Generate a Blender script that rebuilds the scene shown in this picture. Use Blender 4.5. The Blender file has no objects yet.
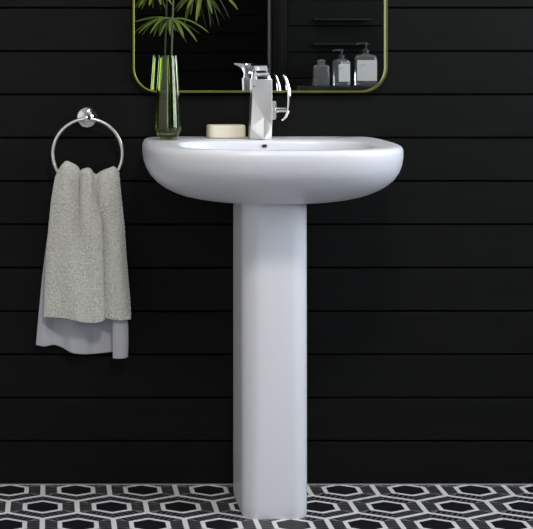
import bpy, bmesh, math, random
from mathutils import Vector, noise
C = bpy.context.scene.collection
PI = math.pi
S = bpy.context.scene
S.view_settings.view_transform = 'Standard'
S.view_settings.look = 'None'
S.view_settings.exposure = 0.0
S.view_settings.gamma = 1.0
S.view_settings.use_curve_mapping = False

# ------------------------------------------------------------------ materials
def mat(name, color, rough=0.5, metal=0.0, trans=0.0, ior=1.45, coat=0.0, spec=0.5):
    m = bpy.data.materials.new(name); m.use_nodes = True
    b = m.node_tree.nodes['Principled BSDF']
    b.inputs['Base Color'].default_value = (*color, 1)
    b.inputs['Roughness'].default_value = rough
    b.inputs['Metallic'].default_value = metal
    b.inputs['Transmission Weight'].default_value = trans
    b.inputs['IOR'].default_value = ior
    b.inputs['Coat Weight'].default_value = coat
    b.inputs['Specular IOR Level'].default_value = spec
    return m

def bump(m, scale, strength, dist=0.002, detail=4.0, stretch=(1, 1, 1), var=None):
    nt = m.node_tree; b = nt.nodes['Principled BSDF']
    tc = nt.nodes.new('ShaderNodeTexCoord'); mp = nt.nodes.new('ShaderNodeMapping')
    mp.inputs['Scale'].default_value = stretch
    n = nt.nodes.new('ShaderNodeTexNoise'); n.inputs['Scale'].default_value = scale; n.inputs['Detail'].default_value = detail
    bp = nt.nodes.new('ShaderNodeBump'); bp.inputs['Strength'].default_value = strength; bp.inputs['Distance'].default_value = dist
    L = nt.links
    L.new(tc.outputs['Object'], mp.inputs['Vector']); L.new(mp.outputs[0], n.inputs['Vector'])
    L.new(n.outputs['Fac'], bp.inputs['Height']); L.new(bp.outputs[0], b.inputs['Normal'])
    if var:
        r = nt.nodes.new('ShaderNodeValToRGB')
        r.color_ramp.elements[0].position = .3; r.color_ramp.elements[1].position = .7
        r.color_ramp.elements[0].color = (*var[0], 1); r.color_ramp.elements[1].color = (*var[1], 1)
        L.new(n.outputs['Fac'], r.inputs[0]); L.new(r.outputs[0], b.inputs['Base Color'])
    return m

M = {}
M['wall'] = bump(mat('black_board_paint', (.003, .003, .003), .5, spec=.09), 14, .12, .002, 5, (.4, 1, 3), ((.0046, .0048, .0046), (.0066, .0068, .0064)))
M['gap'] = mat('gap_black', (.002, .002, .002), .9, spec=.1)
M['plaster'] = bump(mat('bounce_plaster', (.80, .77, .70), .8), 30, .2, .002)
M['ceiling'] = mat('ceiling_paint', (.6, .6, .6), .8)
M['caulk'] = mat('grout_white', (.30, .30, .30), .6)
M['porcelain'] = mat('white_porcelain', (.67, .685, .735), .26, spec=.28)
M['chrome'] = mat('chrome', (.83, .83, .84), .07, 1.0)
M['satin'] = mat('satin_chrome', (.74, .72, .68), .38, 1.0)
M['brass'] = mat('brass', (.24, .25, .05), .38, 1.0)
M['mirror'] = mat('mirror_glass', (.62, .64, .64), .01, 1.0)
M['soap'] = bump(mat('cream_soap', (.78, .73, .58), .45), 40, .05, .001)
M['hole'] = mat('overflow_black', (.004, .004, .004), .4)
M['green_glass'] = mat('green_glass', (.50, .60, .22), .02, trans=1.0, ior=1.48)
M['water'] = mat('water', (.80, .86, .62), .0, trans=1.0, ior=1.33)
M['stalk'] = bump(mat('stalk_green', (.07, .09, .03), .5), 60, .3, .001, 3, (1, 1, .2))
M['leaf'] = bump(mat('leaf_green', (.26, .38, .05), .45), 30, .2, .001, 3, (1, 1, 1), ((.10, .17, .022), (.23, .30, .05)))
M['leaf_pale'] = bump(mat('leaf_grey', (.14, .17, .09), .5), 30, .2, .001, 3, (1, 1, 1), ((.06, .08, .035), (.11, .13, .07)))
M['towel'] = mat('terry_cotton', (.54, .545, .52), .95, spec=.1)
M['clear'] = mat('bottle_glass', (.70, .72, .72), .08, trans=.90, ior=1.45)
M['label'] = mat('paper_label', (.50, .50, .49), .6)
M['ink'] = mat('grey_ink', (.28, .28, .28), .6)
M['pump'] = mat('pump_plastic', (.03, .03, .033), .35)
M['shelf'] = mat('dark_shelf', (.006, .006, .006), .4)
M['white_paint'] = mat('frame_paint', (.7, .7, .7), .5)
M['pane'] = mat('window_pane', (1, 1, 1), .0, trans=1.0)
M['lampglass'] = mat('lamp_diffuser', (1, 1, 1), .5)

def sheen_towel():
    m = M['towel']; nt = m.node_tree; b = nt.nodes['Principled BSDF']
    b.inputs['Sheen Weight'].default_value = .35; b.inputs['Sheen Roughness'].default_value = .6
    tc = nt.nodes.new('ShaderNodeTexCoord')
    n = nt.nodes.new('ShaderNodeTexNoise'); n.inputs['Scale'].default_value = 230; n.inputs['Detail'].default_value = 3
    bp = nt.nodes.new('ShaderNodeBump'); bp.inputs['Strength'].default_value = .9; bp.inputs['Distance'].default_value = .004
    r = nt.nodes.new('ShaderNodeValToRGB')
    r.color_ramp.elements[0].position = .3; r.color_ramp.elements[1].position = .65
    r.color_ramp.elements[0].color = (.44, .44, .415, 1); r.color_ramp.elements[1].color = (.66, .66, .62, 1)
    nt.links.new(tc.outputs['Object'], n.inputs['Vector']); nt.links.new(n.outputs['Fac'], bp.inputs['Height'])
    nt.links.new(n.outputs['Fac'], r.inputs[0]); nt.links.new(r.outputs[0], b.inputs['Base Color'])
    nt.links.new(bp.outputs[0], b.inputs['Normal'])
sheen_towel()

def floor_material():
    m = mat('hexagon_tile', (.5, .5, .5), .45)
    nt = m.node_tree; L = nt.links; b = nt.nodes['Principled BSDF']
    def mt(op, a, bb=None, c=None):
        n = nt.nodes.new('ShaderNodeMath'); n.operation = op
        for i, v in enumerate((a, bb, c)):
            if v is None: continue
            if isinstance(v, (int, float)): n.inputs[i].default_value = v
            else: L.new(v, n.inputs[i])
        return n.outputs[0]
    tc = nt.nodes.new('ShaderNodeTexCoord'); sp = nt.nodes.new('ShaderNodeSeparateXYZ')
    L.new(tc.outputs['Object'], sp.inputs[0])
    P = .1605; R3 = math.sqrt(3)
    X = mt('DIVIDE', mt('SUBTRACT', sp.outputs[0], .063), P)      # in tile widths
    Y = mt('DIVIDE', mt('ADD', sp.outputs[1], .047), P)
    def cell(ox, oy):
        x = mt('SUBTRACT', mt('FLOORED_MODULO', mt('ADD', X, .5 + ox), 1.0), .5)
        y = mt('SUBTRACT', mt('FLOORED_MODULO', mt('ADD', Y, R3/2 + oy), R3), R3/2)
        return x, y, mt('ADD', mt('MULTIPLY', x, x), mt('MULTIPLY', y, y))
    x0, y0, d0 = cell(0, 0); x1, y1, d1 = cell(.5, R3/2)
    sel = mt('LESS_THAN', d1, d0)
    def mix(a, c): return mt('ADD', a, mt('MULTIPLY', sel, mt('SUBTRACT', c, a)))
    ax = mt('ABSOLUTE', mix(x0, x1)); ay = mt('ABSOLUTE', mix(y0, y1))
    diag = mt('ADD', mt('MULTIPLY', ax, .5), mt('MULTIPLY', ay, R3/2))
    h = mt('MAXIMUM', ax, diag)                                     # 0..0.5
    isd = mt('GREATER_THAN', diag, ax)
    t1 = ay; t2 = mt('ABSOLUTE', mt('SUBTRACT', mt('MULTIPLY', ax, R3/2), mt('MULTIPLY', ay, .5)))
    t = mt('ADD', t1, mt('MULTIPLY', isd, mt('SUBTRACT', t2, t1)))
    st = mt('LESS_THAN', mt('ABSOLUTE', mt('SUBTRACT', mt('FRACT', mt('DIVIDE', t, .078)), .5)), .075)
    def band(v, lo, hi): return mt('MULTIPLY', mt('GREATER_THAN', v, lo), mt('LESS_THAN', v, hi))
    ring = band(h, .222, .288)
    bar = mt('GREATER_THAN', h, .463)
    hatch = mt('MULTIPLY', band(h, .28, .463), st)
    seam = mt('MULTIPLY', mt('GREATER_THAN', h, .282), mt('LESS_THAN', mt('ABSOLUTE', mt('SUBTRACT', ax, diag)), .007))
    w = mt('MAXIMUM', mt('MAXIMUM', ring, bar), mt('MAXIMUM', mt('MULTIPLY', hatch, .34), mt('MULTIPLY', seam, .5)))
    nz = nt.nodes.new('ShaderNodeTexNoise'); nz.inputs['Scale'].default_value = 25
    L.new(tc.outputs['Object'], nz.inputs['Vector'])
    w2 = mt('MULTIPLY', w, mt('ADD', .85, mt('MULTIPLY', nz.outputs['Fac'], .3)))
    mx = nt.nodes.new('ShaderNodeMix'); mx.data_type = 'RGBA'
    L.new(w2, mx.inputs[0]); mx.inputs[6].default_value = (.007, .007, .011, 1); mx.inputs[7].default_value = (.68, .68, .69, 1)
    L.new(mx.outputs[2], b.inputs['Base Color'])
    return m
M['floor'] = floor_material()

# ------------------------------------------------------------------ helpers
def obj(name, bm, m, parent=None, smooth=True, angle=40, recalc=True):
    if recalc: bmesh.ops.recalc_face_normals(bm, faces=bm.faces)
    me = bpy.data.meshes.new(name); bm.to_mesh(me); bm.free()
    o = bpy.data.objects.new(name, me); C.objects.link(o)
    me.materials.append(m)
    if smooth:
        for p in me.polygons: p.use_smooth = True
        me.set_sharp_from_angle(angle=math.radians(angle))
    if parent: o.parent = parent
    return o
def tag(o, label, cat, group=None):
    o['label'] = label; o['category'] = cat
    if group: o['group'] = group
    return o
def thing(name, label, cat, loc=(0, 0, 0), group=None):
    o = bpy.data.objects.new(name, None); C.objects.link(o); o.location = loc
    o.empty_display_size = .05
    return tag(o, label, cat, group)
def struct(name, bm, m, **k):
    o = obj(name, bm, m, **k); o['kind'] = 'structure'; return o
def box(bm, x0, x1, y0, y1, z0, z1, bev=0, seg=2):
    r = bmesh.ops.create_cube(bm, size=1)
    vs = r['verts']
    for v in vs:
        v.co = Vector((x0+(v.co.x+.5)*(x1-x0), y0+(v.co.y+.5)*(y1-y0), z0+(v.co.z+.5)*(z1-z0)))
    if bev:
        es = list({e for v in vs for e in v.link_edges})
        bmesh.ops.bevel(bm, geom=es, offset=bev, segments=seg, profile=.5, affect='EDGES')
def loft(bm, rings, closed=True, cap0=True, cap1=True):
    R = [[bm.verts.new(p) for p in r] for r in rings]
    n = len(R[0])
    for a, b in zip(R, R[1:]):
        for i in range(n if closed else n-1):
            j = (i+1) % n
            bm.faces.new((a[i], a[j], b[j], b[i]))
    if cap0: bm.faces.new(R[0][::-1])
    if cap1: bm.faces.new(R[-1])
    return R
def lathe(bm, prof, n=48, c=(0, 0, 0), cap0=True, cap1=True):
    loft(bm, [[(c[0]+r*math.cos(2*PI*i/n), c[1]+r*math.sin(2*PI*i/n), c[2]+z) for i in range(n)] for r, z in prof], True, cap0, cap1)
def tube(bm, pts, rad, n=16, closed=False, flat=None):
    pts = [Vector(p) for p in pts]; rings = []; N = len(pts); prev = None
    for i, p in enumerate(pts):
        if closed: t = pts[(i+1) % N]-pts[i-1]
        else: t = pts[min(i+1, N-1)]-pts[max(i-1, 0)]
        t.normalize()
        u = (prev - t*prev.dot(t)) if prev else (Vector((0, 1, 0)) if abs(t.y) < .9 else Vector((1, 0, 0)))
        if not prev: u = u - t*u.dot(t)
        u.normalize(); prev = u; v = t.cross(u)
        r = rad[i] if isinstance(rad, (list, tuple)) else rad
        rings.append([p+u*r*math.cos(2*PI*k/n)+v*r*(flat or 1)*math.sin(2*PI*k/n) for k in range(n)])
    if closed: rings.append(rings[0])
    if closed:
        R = [[bm.verts.new(q) for q in r] for r in rings[:-1]]
        for a in range(N):
            b = (a+1) % N
            for i in range(n): j = (i+1) % n; bm.faces.new((R[a][i], R[a][j], R[b][j], R[b][i]))
    else: loft(bm, rings)
def catmull(P, k):
    out = []
    for i in range(len(P)-1):
        p0 = P[max(i-1, 0)]; p1 = P[i]; p2 = P[i+1]; p3 = P[min(i+2, len(P)-1)]
        for s in range(k):
            t = s/k
            out.append([.5*((2*b)+(c-a)*t+(2*a-5*b+4*c-d)*t*t+(-a+3*b-3*c+d)*t**3) for a, b, c, d in zip(p0, p1, p2, p3)])
    out.append(list(P[-1])); return out

# ------------------------------------------------------------------ camera
cam = bpy.data.objects.new('camera', bpy.data.cameras.new('camera')); C.objects.link(cam)
cam.location = (0, -3.8, 1.053); cam.rotation_euler = (PI/2, 0, 0)
cam.data.sensor_width = 36; cam.data.lens = 1554/533*36
cam.data.shift_x = (266.5-50)/533; cam.data.shift_y = -(264.5-54)/533
cam.data.clip_start = .05
S.camera = cam

# ------------------------------------------------------------------ room
XL, XR, YF, ZC = -1.15, 2.4, -5.0, 2.6
PITCH = .1060
def shiplap(name, a, b, along, pos, out, z1=ZC, z0=0.0, holes=()):
    """boards run along the wall; 'out' is +1/-1, the side the boards face"""
    bm = bmesh.new(); n = int(math.ceil((z1-z0)/PITCH))
    def seg(u0, u1, za, zb):
        lo, hi = sorted((pos, pos-out*.014))
        if along == 'x': box(bm, u0, u1, lo, hi, za, zb, .0012, 1)
        else: box(bm, lo, hi, u0, u1, za, zb, .0012, 1)
    for i in range(n):
        za = z0+i*PITCH+.0022; zb = min(z0+(i+1)*PITCH-.0022, z1)
        if zb <= za+.003: continue
        cuts = [(a, b)]
        for (h0, h1, hz0, hz1) in holes:
            if zb > hz0 and za < hz1:
                cuts = [c for u, v in cuts for c in ((u, min(v, h0)), (max(u, h1), v)) if c[1]-c[0] > .01]
        for u, v in cuts: seg(u, v, za, zb)
    o = struct(name, bm, M['wall'], smooth=False)
    bm = bmesh.new(); lo, hi = sorted((pos-out*.012, pos-out*.06))
    rects = [(a, b, z0, z1)]
    if holes:
        h0, h1, hz0, hz1 = holes[0]
        rects = [(a, h0, z0, z1), (h1, b, z0, z1), (h0, h1, z0, hz0), (h0, h1, hz1, z1)]
    for u, v, za, zb in rects:
        if along == 'x': box(bm, u, v, lo, hi, za, zb)
        else: box(bm, lo, hi, u, v, za, zb)
    g = obj('gap_backing', bm, M['gap'], o, smooth=False)
    return o
shiplap('wall_back', XL, XR, 'x', 0, -1)
bm = bmesh.new(); box(bm, XL-.06, XL, YF, 0, 0, ZC); struct('wall_left', bm, M['plaster'], smooth=False)  # unseen wall, pale plaster chosen to bounce warm fill from the left
W1 = (-2.1, -.45, .95, 2.35)      # unseen opening added in the right wall as a light source (y0, y1, z0, z1)
W2 = (-1.08, .12, .55, 2.4)       # unseen opening added behind the camera for frontal light (x0, x1, z0, z1)
shiplap('wall_right', YF, 0, 'y', XR, -1, holes=[W1])
shiplap('wall_front', XL, XR, 'x', YF, 1, holes=[W2])
# the short wall that the mirror looks at
PY = -2.50
shiplap('wall_partition', .955, XR, 'x', PY, 1)
bm = bmesh.new(); box(bm, .888, .955, PY-.06, PY+.012, 0, ZC, .003); box(bm, .902, .94, PY+.012, PY+.02, 0, ZC, .002)
struct('trim_1', bm, M['wall'], angle=30)
bm = bmesh.new(); box(bm, XL, XR, YF, .06, -.05, 0); struct('floor', bm, M['floor'], smooth=False)
bm = bmesh.new(); box(bm, XL, XR, YF, .06, ZC, ZC+.05); struct('ceiling', bm, M['ceiling'], smooth=False)
bm = bmesh.new(); box(bm, XL, XR, -.004, .0, 0, .0022); struct('trim_2', bm, M['caulk'], smooth=False)

def added_window(name, along, pos, out, w):
    a, b, z0, z1 = w; root = None
    def bx(bm, u0, u1, d0, d1, za, zb):
        lo, hi = sorted((pos+out*d0, pos+out*d1))
        if along == 'x': box(bm, u0, u1, lo, hi, za, zb, .002, 1)
        else: box(bm, lo, hi, u0, u1, za, zb, .002, 1)
    bm = bmesh.new(); f = .05
    bx(bm, a, a+f, -.07, .02, z0, z1); bx(bm, b-f, b, -.07, .02, z0, z1)
    bx(bm, a+f, b-f, -.07, .02, z0, z0+f); bx(bm, a+f, b-f, -.07, .02, z1-f, z1)
    mm = (a+b)/2; bx(bm, mm-.02, mm+.02, -.07, .02, z0+f, z1-f)
    root = struct(name, bm, M['white_paint'], smooth=False)
    bm = bmesh.new(); bx(bm, a+f, mm-.02, -.05, -.045, z0+f, z1-f); bx(bm, mm+.02, b-f, -.05, -.045, z0+f, z1-f)
    obj('pane', bm, M['pane'], root, smooth=False)
added_window('added_window_1', 'y', XR, -1, W1)
added_window('added_window_2', 'x', YF, 1, W2)

# ------------------------------------------------------------------ wash basin
BX = .509
basin = thing('pedestal_basin', 'white porcelain wash basin with rounded front standing on a tall pedestal', 'wash basin', (BX, 0, 0))
NA = 144; CY = -.26
def radial(F, ang):
    lo, hi = 0.0, .8
    for _ in range(40):
        m = (lo+hi)/2
        if F(m*math.cos(ang), CY+m*math.sin(ang)) < 1: lo = m
        else: hi = m
    return lo*math.cos(ang), CY+lo*math.sin(ang)
def outer(hw, fr, n=2.9):
    yc = -.20
    def F(x, y):
        if y > yc:
            k = (y-yc)/(-.001-yc); w = hw*(1-.045*k*k)
            return (abs(x)/w)**14+abs(k)**14
        return (abs(x)/hw)**n+((yc-y)/(fr+yc))**n
    return F
def bowl(s):
    hw = .218*s; c = -.278; fr = .150*s; bk = .142*s
    def F(x, y):
        d = (c-y)/fr if y < c else (y-c)/bk
        return (abs(x)/hw)**3.2+abs(d)**3.2
    return F
def ring(F, z): return [(*radial(F, 2*PI*i/NA), z) for i in range(NA)]
bm = bmesh.new()
lv0 = [(.705, .05, .30), (.7053, .10, .315), (.708, .145, .330), (.713, .178, .345), (.7195, .205, .362), (.728, .2265, .381), (.739, .246, .400), (.752, .2625, .418), (.767, .2755, .434),
      (.784, .2845, .447), (.803, .2900, .456), (.822, .2925, .461), (.836, .2925, .463), (.843, .2915, .462), (.848, .2885, .459), (.8505, .284, .4545), (.8515, .278, .449)]
lv = [(z+.0105*(.8505-z)/.1455, h, f+.008*min(1, (z-.705)/.06)) for z, h, f in lv0]
rings = [ring(outer(h, f), z) for z, h, f in lv]
rings += [[(p[0]*.5+q[0]*.5, p[1]*.5+q[1]*.5, .851) for p, q in zip(ring(outer(.276, .455), 0), ring(bowl(1.01), 0))]]
rings += [ring(bowl(s), z) for s, z in [(1.01, .8505), (1.0, .8497), (.988, .847), (.976, .842), (.965, .835), (.945, .82), (.90, .798), (.82, .778), (.68, .766), (.45, .759), (.2, .755), (.09, .754)]]
for r in rings:
    for i, (x, y, z) in enumerate(r):
        r[i] = (x, y, z-.006*min(1, -y/.47)*max(0, min(1, (z-.74)/.1)))
loft(bm, rings)
bo = obj('basin', bm, M['porcelain'], basin, angle=80)
# pedestal
def ped(x0, x1, yf, r, z, n=8):
    """x0/x1 half widths at back / front, rounded front corners"""
    pts = [(-x0, -.095, z)]
    cs = [(-(x1-r), -yf+r, PI, 1.5*PI), ((x1-r), -yf+r, 1.5*PI, 2*PI)]
    for cx, cy, a0, a1 in cs:
        for i in range(n+1):
            a = a0+(a1-a0)*i/n; pts.append((cx+r*math.cos(a), cy+r*math.sin(a), z))
    pts.append((x0, -.095, z)); return pts
bm = bmesh.new()
P = [(.7300, .0750, .0750, .288, .046), (.5, .0750, .0750, .288, .044), (.2, .0750, .0750, .287, .040), (.03, .0750, .0745, .286, .036), (.006, .0745, .074, .2855, .036), (.0, .073, .0725, .284, .035)]
loft(bm, [ped(a, b, y, r, z) for z, a, b, y, r in P])
obj('pedestal', bm, M['porcelain'], basin, angle=50).location = (.003, 0, 0)
# overflow opening + drain
bm = bmesh.new(); lathe(bm, [(.0062, 0), (.0062, .0012), (.0045, .0022), (.001, .0024)], 24)
o = obj('overflow_hole', bm, M['hole'], basin); o.location = (-.004, -.142, .8365); o.rotation_euler = (math.radians(68), 0, 0); o.scale = (1, .62, 1)
o['label'] = 'small dark overflow opening'
bm = bmesh.new(); lathe(bm, [(.022, 0), (.022, .003), (.019, .005), (.012, .004), (.002, .0045)], 32, (0, -.265, .7535))
o = obj('drain', bm, M['chrome'], basin); o['label'] = 'round chrome drain'

# ------------------------------------------------------------------ faucet
DZ = .8505
fau = thing('basin_faucet', 'tall square chrome faucet with flared spout on back of the basin', 'faucet', (.5035, -.088, DZ))
bm = bmesh.new()
V = {k: bm.verts.new(v) for k, v in dict(TL=(-.024, -.0180, .143), TR=(.0245, -.0215, .143), ML=(-.0265, -.0178, .026), MR=(.0245, -.0205, .034), MC=(.005, -.0205, .052),
    BL=(-.0275, -.010, 0), BC=(.004, -.027, 0), BR=(.0245, -.012, 0), KL=(-.0275, .020, 0), KR=(.0245, .020, 0), XL=(-.024, .020, .143), XR=(.0245, .020, .143),
    QL=(-.0225, -.0183, .105), UL=(-.0235, .020, .105)).items()}
for f in (('TL', 'TR', 'MR', 'MC', 'QL'), ('QL', 'MC', 'ML'), ('ML', 'MC', 'BC'), ('MC', 'MR', 'BC'), ('ML', 'BC', 'BL'), ('MR', 'BR', 'BC'), ('TL', 'QL', 'UL', 'XL'), ('QL', 'ML', 'BL', 'KL', 'UL'),
          ('TR', 'XR', 'KR', 'BR', 'MR'), ('XL', 'UL', 'KL', 'KR', 'XR'), ('TL', 'XL', 'XR', 'TR'), ('BL', 'BC', 'BR', 'KR', 'KL')):
    bm.faces.new([V[k] for k in f])
bmesh.ops.recalc_face_normals(bm, faces=bm.faces)
bmesh.ops.bevel(bm, geom=bm.edges[:], offset=.0009, segments=2, profile=.5, affect='EDGES')
obj('body', bm, M['satin'], fau, angle=12)
bm = bmesh.new(); lathe(bm, [(.0018, 0), (.0018, .0006), (.0012, .001)], 16)
o = obj('aerator_dot', bm, M['hole'], fau); o.rotation_euler = (PI/2, 0, 0); o.location = (-.019, -.0205, .126)
# flared spout that leans forward and to the left of the body
bm = bmesh.new()
st = [ # y, z centre, half width, half thickness, x offset
    (.0005, .1425, .0225, .0190, .0), (.0, .150, .0215, .0180, .0), (-.003, .158, .0212, .0165, .0), (-.012, .166, .0210, .0130, -.001), (-.026, .1705, .0205, .0098, -.003), (-.045, .1735, .0198, .0070, -.007), (-.068, .1760, .0193, .0045, -.012), (-.088, .1775, .0195, .0028, -.0160)]
st = catmull([list(s) for s in st], 5)
rings = []
for i, (y, z, w, h, x) in enumerate(st):
    a = st[max(i-1, 0)]; b = st[min(i+1, len(st)-1)]
    t = Vector((0, b[0]-a[0], b[1]-a[1])).normalized(); n = Vector((0, -t.z, t.y)); n = -n
    prof = []
    for k in range(32):
        q = 2*PI*k/32; ca, sa = math.cos(q), math.sin(q)
        px = w*math.copysign(abs(ca)**.45, ca); pz = h*math.copysign(abs(sa)**.45, sa)
        p = Vector((x+px, y, z))+n*pz
        prof.append(p)
    rings.append(prof)
loft(bm, rings)
obj('spout', bm, M['chrome'], fau, angle=50)
# side handle
bm = bmesh.new()
rings = []
for z, x in ((.046, .0345), (.052, .0375), (.060, .0368), (.068, .0355), (.076, .0368), (.084, .0372), (.090, .0350)):
    rings.append([(.0235, -.010, z), (x-.003, -.010, z), (x, -.005, z), (x, .005, z), (x-.003, .010, z), (.0235, .010, z)])
loft(bm, rings)
obj('handle_plate', bm, M['satin'], fau, angle=40)
bm = bmesh.new(); tube(bm, [(.028, 0, .0685), (.036, 0, .0685), (.044, 0, .069), (.060, 0, .069)], [.0085, .0075, .0058, .0056], 24)
st_ = obj('handle_stem', bm, M['chrome'], fau)
bm = bmesh.new()
pth = catmull([(.0500, .044), (.0580, .052), (.0635, .066), (.0660, .085), (.0660, .108), (.0635, .128), (.0575, .146), (.0530, .1525)], 6)
rings = []
for i, (x, z) in enumerate(pth):
    a = pth[max(i-1, 0)]; b = pth[min(i+1, len(pth)-1)]; t = Vector((b[0]-a[0], 0, b[1]-a[1])).normalized(); n = Vector((t.z, 0, -t.x))
    k = math.sin(PI*min(1, max(.0, i/(len(pth)-1)))); th = .0018+.0020*k; wd = .007+.004*k
    p = Vector((x, 0, z))
    rings.append([p+n*th*sx+Vector((0, wd*sy, 0)) for sx, sy in ((-1, -.8), (-1, .8), (0, 1), (1, .8), (1, -.8), (0, -1))])
loft(bm, rings)
obj('lever', bm, M['chrome'], fau, angle=50)

# ------------------------------------------------------------------ soap
bm = bmesh.new()
rings = []
for k in range(17):
    a = -PI/2+PI*k/16; z = math.sin(a); z = math.copysign(abs(z)**.38, z)*.0158; s = max(.02, math.cos(a))**.22
    rr = []
    for i in range(56):
        t = 2*PI*i/56; c_, s_ = math.cos(t), math.sin(t)
        hx = .0455-(1-s)*.012; hy = .029-(1-s)*.012
        rr.append((hx*math.copysign(abs(c_)**.4, c_), hy*math.copysign(abs(s_)**.4, s_), z+.0158))
    rings.append(rr)
loft(bm, rings)
soap = obj('soap_bar', bm, M['soap']); soap.location = (.4250, -.045, .8507); soap.rotation_euler = (0, 0, math.radians(2))
tag(soap, 'cream rectangular bar of soap lying on the basin beside the faucet', 'soap')

# ------------------------------------------------------------------ mirror
mir = thing('wall_mirror', 'large rounded mirror in a thin brass frame on the black board wall', 'mirror', (.5110, 0, 1.44))
def rrect(hw, z0, z1, r, y, n=12):
    pts = []
    for cx, cz, a0 in ((hw-r, z1-r, 0), (-hw+r, z1-r, PI/2), (-hw+r, z0+r, PI), (hw-r, z0+r, 1.5*PI)):
        for i in range(n+1):
            a = a0+PI/2*i/n; pts.append((cx+r*math.cos(a), y, cz+r*math.sin(a)))
    return pts
HW, Z0, Z1, RC = .3105, -.4815, .4815, .062
bm = bmesh.new()
e = .0052
rings = [rrect(HW-e, Z0+e, Z1-e, RC-e, -.001), rrect(HW, Z0, Z1, RC, -.001), rrect(HW, Z0, Z1, RC, -.022), rrect(HW-.0012, Z0+.0012, Z1-.0012, RC-.0012, -.0235), rrect(HW-e+.0012, Z0+e-.0012, Z1-e+.0012, RC-e+.0012, -.0235), rrect(HW-e, Z0+e, Z1-e, RC-e, -.022)]
rings.append(rings[0])
R = [[bm.verts.new(p) for p in r] for r in rings[:-1]]; R.append(R[0])
n = len(R[0])
for a, b in zip(R, R[1:]):
    for i in range(n): j = (i+1) % n; bm.faces.new((a[i], a[j], b[j], b[i]))
o = obj('mirror_frame', bm, M['brass'], mir, angle=35); o['label'] = 'thin brass frame'
bm = bmesh.new(); loft(bm, [rrect(HW-e, Z0+e, Z1-e, RC-e, -.002), rrect(HW-e, Z0+e, Z1-e, RC-e, -.012)])
obj('mirror_glass', bm, M['mirror'], mir, angle=30)

# ------------------------------------------------------------------ vase with palm
VX, VY = .2795, -.118
vase = thing('glass_vase', 'tall green glass vase with a faceted foot on left of the basin', 'vase', (VX, VY, .8507))
op = [(.0180, 0), (.0195, .001), (.0245, .009), (.0312, .022), (.0326, .0262), (.0320, .031), (.0310, .045), (.0295, .075), (.0280, .100), (.0262, .125), (.0240, .155), (.0218, .185), (.0210, .197), (.0204, .199)]
ip = [(.0190, .197), (.0198, .185), (.0218, .155), (.0240, .125), (.0258, .100), (.0273, .075), (.0288, .045), (.0296, .031), (.0290, .024), (.0230, .016), (.006, .014)]
bm = bmesh.new()
lathe(bm, op+ip, 64)
obj('vase_body', bm, M['green_glass'], vase, angle=30)
wp = [(.006, .0142), (.0231, .0162), (.02915, .024), (.02975, .031), (.02895, .045), (.02745, .075), (.0266, .090), (.0255, .0893), (.004, .0893)]
bm = bmesh.new(); lathe(bm, wp, 64)
o = obj('water', bm, M['water'], vase, angle=40); o['label'] = 'clear water'

palm = thing('palm_cutting', 'green palm cutting with drooping fan leaves standing in the glass vase', 'plant', (VX, VY, .8507))
random.seed(4)
def w2l(px, py, d):      # photo-measured place at a given distance from the wall -> local coordinates
    s = 1554/(3.8-d); return Vector(((px-50)/s-VX, -d-VY, 1.053-(py-53)/s-.8507))
bm = bmesh.new()
sp = catmull([(.002, .004, .0175), (.004, .001, .08), (.0075, .000, .17), (.0105, .000, .26), (.0125, .001, .33), (.018, .002, .42)], 10)
tube(bm, sp, [.0021+.0009*(i == k*7) for k in [1] for i in range(len(sp))], 10)
obj('stalk', bm, M['stalk'], palm)
def leaflet(parent, hub, tip, w, lift, m):
    hub = Vector(hub); tip = Vector(tip); d = tip-hub; L = d.length
    ctl = hub+d*.45+Vector((0, 0, lift*L))
    N = 16; bm = bmesh.new(); rows = []
    for i in range(N+1):
        t = i/N; p = hub*(1-t)**2+ctl*2*t*(1-t)+tip*t*t
        tg = ((ctl-hub)*(1-t)+(tip-ctl)*t).normalized()
        side = tg.cross(Vector((0, -.55, .85))).normalized(); up = side.cross(tg).normalized()
        ww = w*(max(.02, math.sin(PI*min(1, .08+t*.86)))**.55) * (1 if t < .92 else (1.02-t)/.1)
        if t < .2: ww *= .35+.65*t/.2
        rows.append([p-side*ww+up*ww*.25, p-side*ww*.5+up*ww*.08, p-up*ww*.12, p+side*ww*.5+up*ww*.08, p+side*ww+up*ww*.25])
    th = .0004
    V1 = [[bm.verts.new(q) for q in r] for r in rows]
    for a, b in zip(V1, V1[1:]):
        for k in range(4): bm.faces.new((a[k], a[k+1], b[k+1], b[k]))
    bmesh.ops.solidify(bm, geom=bm.faces[:], thickness=th)
    return obj('leaflet', bm, m, parent, angle=60)
def frond(hub, attach, tips, m0):
    bm = bmesh.new(); a = Vector(attach); h = Vector(hub)
    pts = [a.lerp(h, t)+Vector((0, 0, .012*math.sin(PI*t))) for t in [i/8 for i in range(9)]]
    tube(bm, pts, .0013, 8)
    f = obj('frond', bm, M['stalk'], palm)
    for px, py, d, w, lift, m in tips:
        leaflet(f, h, w2l(px, py, d), w, lift, M[m])
hA = w2l(171, 18, .125)
frond(hA, (.0108, 0, .27), [
    (133, 22, .10, .0030, .17, 'leaf'), (138, 33, .14, .0036, .30, 'leaf'), (150, 33, .17, .0036, .36, 'leaf'), (160, 35, .13, .0032, .34, 'leaf'),
    (170, 34, .19, .0036, .35, 'leaf'), (184, 37, .18, .0046, .30, 'leaf'), (197, 41, .15, .0038, .28, 'leaf'), (209, 32, .12, .0034, .24, 'leaf'), (157, 30, .06, .0028, .35, 'leaf_pale'), (178, 30, .05, .0028, .3, 'leaf_pale')], 'leaf')
hB = w2l(203, -16, .13)
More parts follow.
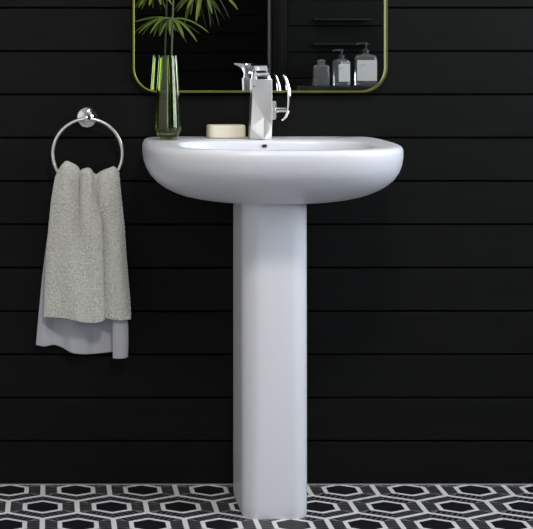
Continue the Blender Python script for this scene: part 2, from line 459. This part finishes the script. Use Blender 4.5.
frond(hB, (.016, .002, .38), [
    (180, 8, .10, .0038, .12, 'leaf'), (187, 8, .16, .0040, .12, 'leaf'), (196, 21, .17, .0046, .1, 'leaf'), (199, 12, .12, .0036, .1, 'leaf'), (212, 13, .16, .0046, .12, 'leaf'),
    (238, 9, .19, .0054, .25, 'leaf'), (211, 27, .07, .0022, .22, 'leaf_pale'), (219, 25, .06, .0022, .25, 'leaf_pale'), (230, 19, .06, .0022, .28, 'leaf_pale'), (224, -8, .06, .003, .1, 'leaf_pale')], 'leaf')
hC = w2l(156, -14, .12)
frond(hC, (.0135, .001, .36), [
    (138, 7, .14, .0040, .12, 'leaf'), (149, 5, .16, .0038, .1, 'leaf'), (161, 4, .15, .0040, .1, 'leaf'), (173, 5, .12, .0036, .15, 'leaf'), (131, -2, .11, .003, .15, 'leaf'), (166, 9, .08, .0028, .2, 'leaf_pale')], 'leaf')

# ------------------------------------------------------------------ towel ring + towel
ringt = thing('towel_ring', 'round chrome towel ring on the board wall left of the basin', 'towel ring', (.0905, 0, .898))
bm = bmesh.new(); lathe(bm, [(.0262, 0.0), (.0262, .004), (.0240, .0075), (.014, .0095), (.010, .013), (.0098, .036), (.0085, .040), (.003, .0415)], 48)
for v in bm.verts: v.co = Vector((v.co.x, -v.co.z, v.co.y))
obj('rosette', bm, M['chrome'], ringt, angle=35)
RR = .0843; rc = Vector((.0005, -.034, -.0865))
tilt = math.radians(3)
bm = bmesh.new()
tube(bm, [rc+Vector((RR*math.sin(2*PI*i/96), RR*math.cos(2*PI*i/96)*math.sin(tilt)*0, RR*math.cos(2*PI*i/96))) for i in range(96)], .0043, 16, closed=True)
obj('ring', bm, M['satin'], ringt)

# towel: stations run from the back hem, up over the ring, down to the front hem.
# each station: list of (x_px, depth from wall in m, y_px) across the cloth
def st_px(rows): return rows
def tw(px, d, py):
    s = 1554/(3.8-d); return ((px-50)/s, -d, 1.053-(py-53)/s)
ctrl = [
 # back hem
 [(36,.018,344),(44,.022,345.5),(54,.014,344),(63,.016,347),(72,.028,352),(83,.024,353.5),(93,.010,353),(104,.011,352),(114,.013,351),(120,.020,354),(127,.031,356),(124,.040,357.5),(118,.041,358),(113,.036,357.5)],
 [(38,.018,322),(45,.022,322),(54,.013,322),(63,.015,322),(72,.027,322),(83,.022,322),(93,.010,322),(104,.011,322),(114,.012,322),(120,.018,322),(127,.030,322),(124,.038,322),(118,.040,322),(113,.035,322)],
 [(43,.015,270),(49,.019,270),(56,.015,270),(65,.014,270),(73,.017,270),(82,.015,270),(91,.012,270),(101,.011,270),(110,.012,270),(116,.014,270),(121,.018,270),(120,.022,270),(117,.024,270),(113,.022,270)],
 [(50,.014,220),(54,.017,220),(59,.014,220),(66,.013,220),(73,.015,220),(81,.014,220),(89,.012,220),(97,.012,220),(105,.012,220),(110,.013,220),(114,.015,220),(114,.017,220),(112,.018,220),(109,.018,220)],
 [(57,.018,186),(60,.019,185),(64,.018,184),(69,.018,186),(75,.019,188),(81,.019,189),(87,.019,189),(93,.019,189),(99,.019,188),(104,.019,187),(108,.019,185),(111,.019,184),(113,.019,183),(115,.019,181)],
 # crest
 [(57,.030,176),(61,.031,169),(66,.032,163),(71,.031,164.5),(77,.031,167.5),(80,.032,171),(84,.031,170),(89,.031,169.5),(93,.032,173),(97,.033,174.5),(102,.032,172),(109,.031,169.5),(114,.031,168),(118,.031,172)],
 [(55,.042,180),(59,.046,172),(65,.056,166),(71,.057,167),(77,.046,171),(79.5,.038,176),(84,.052,173),(90,.055,172),(93.5,.042,177),(97,.040,179),(102,.051,175),(109,.052,172),(115,.050,171),(119,.042,177)],
 # front going down
 [(52,.040,198),(56,.050,197),(63,.060,196),(70,.062,196),(77,.050,197),(79,.041,198),(84,.057,197),(91,.062,197),(95,.048,198),(97,.041,198),(102,.055,197),(110,.058,196),(117,.050,196),(121,.038,198)],
 [(49,.036,225),(54,.047,225),(62,.058,225),(71,.064,225),(77,.053,225),(80,.048,225),(86,.064,225),(94,.066,225),(101,.060,225),(100,.050,225),(101,.042,225),(110,.050,225),(118,.047,225),(124,.034,225)],
 [(46,.036,265),(51,.046,265),(60,.054,265),(69,.064,265),(76,.066,265),(81,.060,265),(87,.060,265),(95,.066,265),(102,.061,265),(102,.050,265),(101,.040,265),(111,.048,265),(120,.048,265),(127,.034,265)],
 [(44.5,.037,300),(50,.045,300),(60,.052,300),(68,.062,300),(76,.070,300),(82,.068,300),(88,.063,300),(96,.065,300),(103,.060,300),(103,.049,300),(102,.040,300),(112,.047,300),(122,.049,300),(130,.036,300)],
 [(44,.038,316),(50,.045,316.5),(60,.051,317),(68,.060,318),(76,.070,320),(82,.069,321.5),(88,.064,322),(96,.065,322),(103,.060,320),(103.5,.049,318),(102.5,.041,317),(112,.047,318.5),(122,.050,319.5),(131,.037,318)],
]
KU, KV = 8, 9
rowsU = [catmull([tw(*p) for p in r], KU) for r in ctrl]
cols = [catmull([r[i] for r in rowsU], KV) for i in range(len(rowsU[0]))]
bm = bmesh.new()
G = [[bm.verts.new(p) for p in c] for c in cols]
for a, b in zip(G, G[1:]):
    for i in range(len(a)-1): bm.faces.new((a[i], a[i+1], b[i+1], b[i]))
bmesh.ops.recalc_face_normals(bm, faces=bm.faces)
towel = obj('hand_towel', bm, M['towel'], angle=180)
tag(towel, 'pale grey terry hand towel draped in folds over the chrome towel ring', 'towel')
M['woven'] = mat('woven_cotton', (.42, .43, .47), .9, spec=.1); towel.data.materials.append(M['woven'])
vg = towel.vertex_groups.new(name='terry'); NVc = len(G[0])
back = 3.9*KV
for i in range(len(G)*NVc):
    k = i % NVc
    if k > back: vg.add([i], 1.0, 'REPLACE')
for p in towel.data.polygons:
    if max(v % NVc for v in p.vertices) <= back: p.material_index = 1
md = towel.modifiers.new('solid', 'SOLIDIFY'); md.thickness = .0052; md.offset = 0
md = towel.modifiers.new('sub', 'SUBSURF'); md.levels = 2; md.render_levels = 2
tx = bpy.data.textures.new('terry', 'CLOUDS'); tx.noise_scale = .0035; tx.noise_depth = 1
md = towel.modifiers.new('disp', 'DISPLACE'); md.texture = tx; md.texture_coords = 'LOCAL'; md.strength = .0024; md.mid_level = .5; md.vertex_group = 'terry'

# ------------------------------------------------------------------ shelf and bottles the mirror shows
SZ = .926
shelf_ = thing('wall_shelf', 'dark shelf on the partition wall, seen only in the mirror', 'shelf', (1.40, PY, SZ))
bm = bmesh.new(); box(bm, -.42, .60, 0, .16, -.032, 0, .003); obj('shelf_board', bm, M['shelf'], shelf_, angle=30)
for x in (-.3, .45):
    bm = bmesh.new()
    loft(bm, [[(x+t, 0, -.15), (x+t, .14, -.033), (x+t, 0, -.033)] for t in (0, .012)]); obj('bracket', bm, M['shelf'], shelf_, smooth=False)
for z in (1.095, 1.195):
    t = thing('narrow_ledge', 'faint dark ledge just behind the pump tops in the mirror' if z < 1.15 else 'faint dark ledge highest in the mirror, above the other ledge', 'ledge', (1.17, PY, z))
    bm = bmesh.new(); box(bm, -.11, .12, 0, .03, -.006, 0, .001); obj('ledge_board', bm, M['shelf'], t, smooth=False)

def bottle(x, w, h, d, label, pump=True, rot=0, lab=True, kind='soap_dispenser', cat='bottle'):
    t = thing(kind, label, cat, (x, PY+.10, SZ+.0005)); t.rotation_euler = (0, 0, rot)
    def rr(hx, hy, z, e=.35):
        o = []
        for i in range(40):
            a = 2*PI*i/40; c, s = math.cos(a), math.sin(a)
            o.append((hx*math.copysign(abs(c)**e, c), hy*math.copysign(abs(s)**e, s), z))
        return o
    bm = bmesh.new(); hx, hy = w/2, d/2
    nk = .011 if pump else .014
    loft(bm, [rr(hx*.9, hy*.88, 0), rr(hx*.98, hy*.97, .003), rr(hx, hy, .008), rr(hx, hy, h*.86), rr(hx*.97, hy*.96, h*.91), rr(hx*.85, hy*.84, h*.95, .5), rr(nk*1.2, nk*1.2, h*.985, .9), rr(nk, nk, h*1.0, 1), rr(nk, nk, h*1.06, 1)])
    obj('bottle_body', bm, M['clear'], t, angle=50)
    if lab:
        bm = bmesh.new(); ww = .93 if rot == 0 else .8
        box(bm, -hx*ww, hx*ww, hy+.0003, hy+.0010, h*.16, h*.80); lb = obj('paper_label', bm, M['label'], t, smooth=False)
        lb['label'] = 'white rectangular label'
        bm = bmesh.new()
        for q in range(3): box(bm, -hx*.75, -hx*(.1+.2*q), hy+.0010, hy+.0013, h*(.66-.06*q), h*(.66-.06*q)+.002)
        obj('faint_print', bm, M['ink'], lb, smooth=False)
    if pump:
        bm = bmesh.new(); lathe(bm, [(nk*1.25, h*1.02), (nk*1.25, h*1.12), (nk*.9, h*1.14), (.0045, h*1.15), (.0045, h*1.26), (.0085, h*1.265), (.0085, h*1.33), (.006, h*1.35)], 24)
        p = obj('pump', bm, M['pump'], t, angle=35)
        bm = bmesh.new(); tube(bm, [(0, 0, h*1.31), (-.018, 0, h*1.315), (-.031, 0, h*1.30), (-.036, 0, h*1.27)], [.0042, .004, .0036, .003], 10)
        obj('nozzle', bm, M['pump'], p)
    else:
        bm = bmesh.new(); lathe(bm, [(nk*1.15, h*1.04), (nk*1.2, h*1.09), (nk*1.25, h*1.16), (nk*.9, h*1.2), (nk*.3, h*1.21)], 24)
        obj('stopper', bm, M['clear'], t)
    return t
bottle(1.255, .084, .128, .05, 'largest pump bottle with wide white label, rightmost in the mirror')
bottle(1.158, .060, .108, .055, 'middle pump bottle with narrow white label in the mirror', rot=math.radians(-14))
bottle(1.078, .062, .086, .05, 'short clear glass bottle without a label in the mirror', pump=False, lab=False, kind='glass_bottle')

# ------------------------------------------------------------------ light
def area(name, loc, rot, sx, sy, power, col):
    d = bpy.data.lights.new(name, 'AREA'); d.shape = 'RECTANGLE'; d.size = sx; d.size_y = sy; d.energy = power; d.color = col
    o = bpy.data.objects.new(name, d); C.objects.link(o); o.location = loc; o.rotation_euler = rot; return o
area('added_daylight', (XR-.03, (W1[0]+W1[1])/2, (W1[2]+W1[3])/2), (0, PI/2, 0), W1[3]-W1[2]-.1, W1[1]-W1[0]-.1, 60, (.86, .92, 1.0))  # added area light, stronger light from the right
area('added_daylight', ((W2[0]+W2[1])/2, YF+.03, (W2[2]+W2[3])/2), (PI/2, 0, 0), W2[1]-W2[0]-.1, W2[3]-W2[2]-.1, 22, (.84, .90, 1.0))  # added area light behind the camera, lights the fronts evenly
cl = thing('added_ceiling_light', 'round white ceiling lamp added out of view', 'lamp', (.5, -1.9, ZC))  # unseen lamp added to put warm light on the basin top
bm = bmesh.new(); lathe(bm, [(.20, 0), (.20, -.03), (.19, -.04), (.15, -.03)], 48); obj('lamp_housing', bm, M['white_paint'], cl)
area('added_ceiling_lamp', (.5, -1.9, ZC-.06), (0, 0, 0), .35, .35, 36, (1, .93, .84))
w = bpy.data.worlds.new('world'); S.world = w; w.use_nodes = True
w.node_tree.nodes['Background'].inputs[0].default_value = (.6, .7, .85, 1); w.node_tree.nodes['Background'].inputs[1].default_value = .5
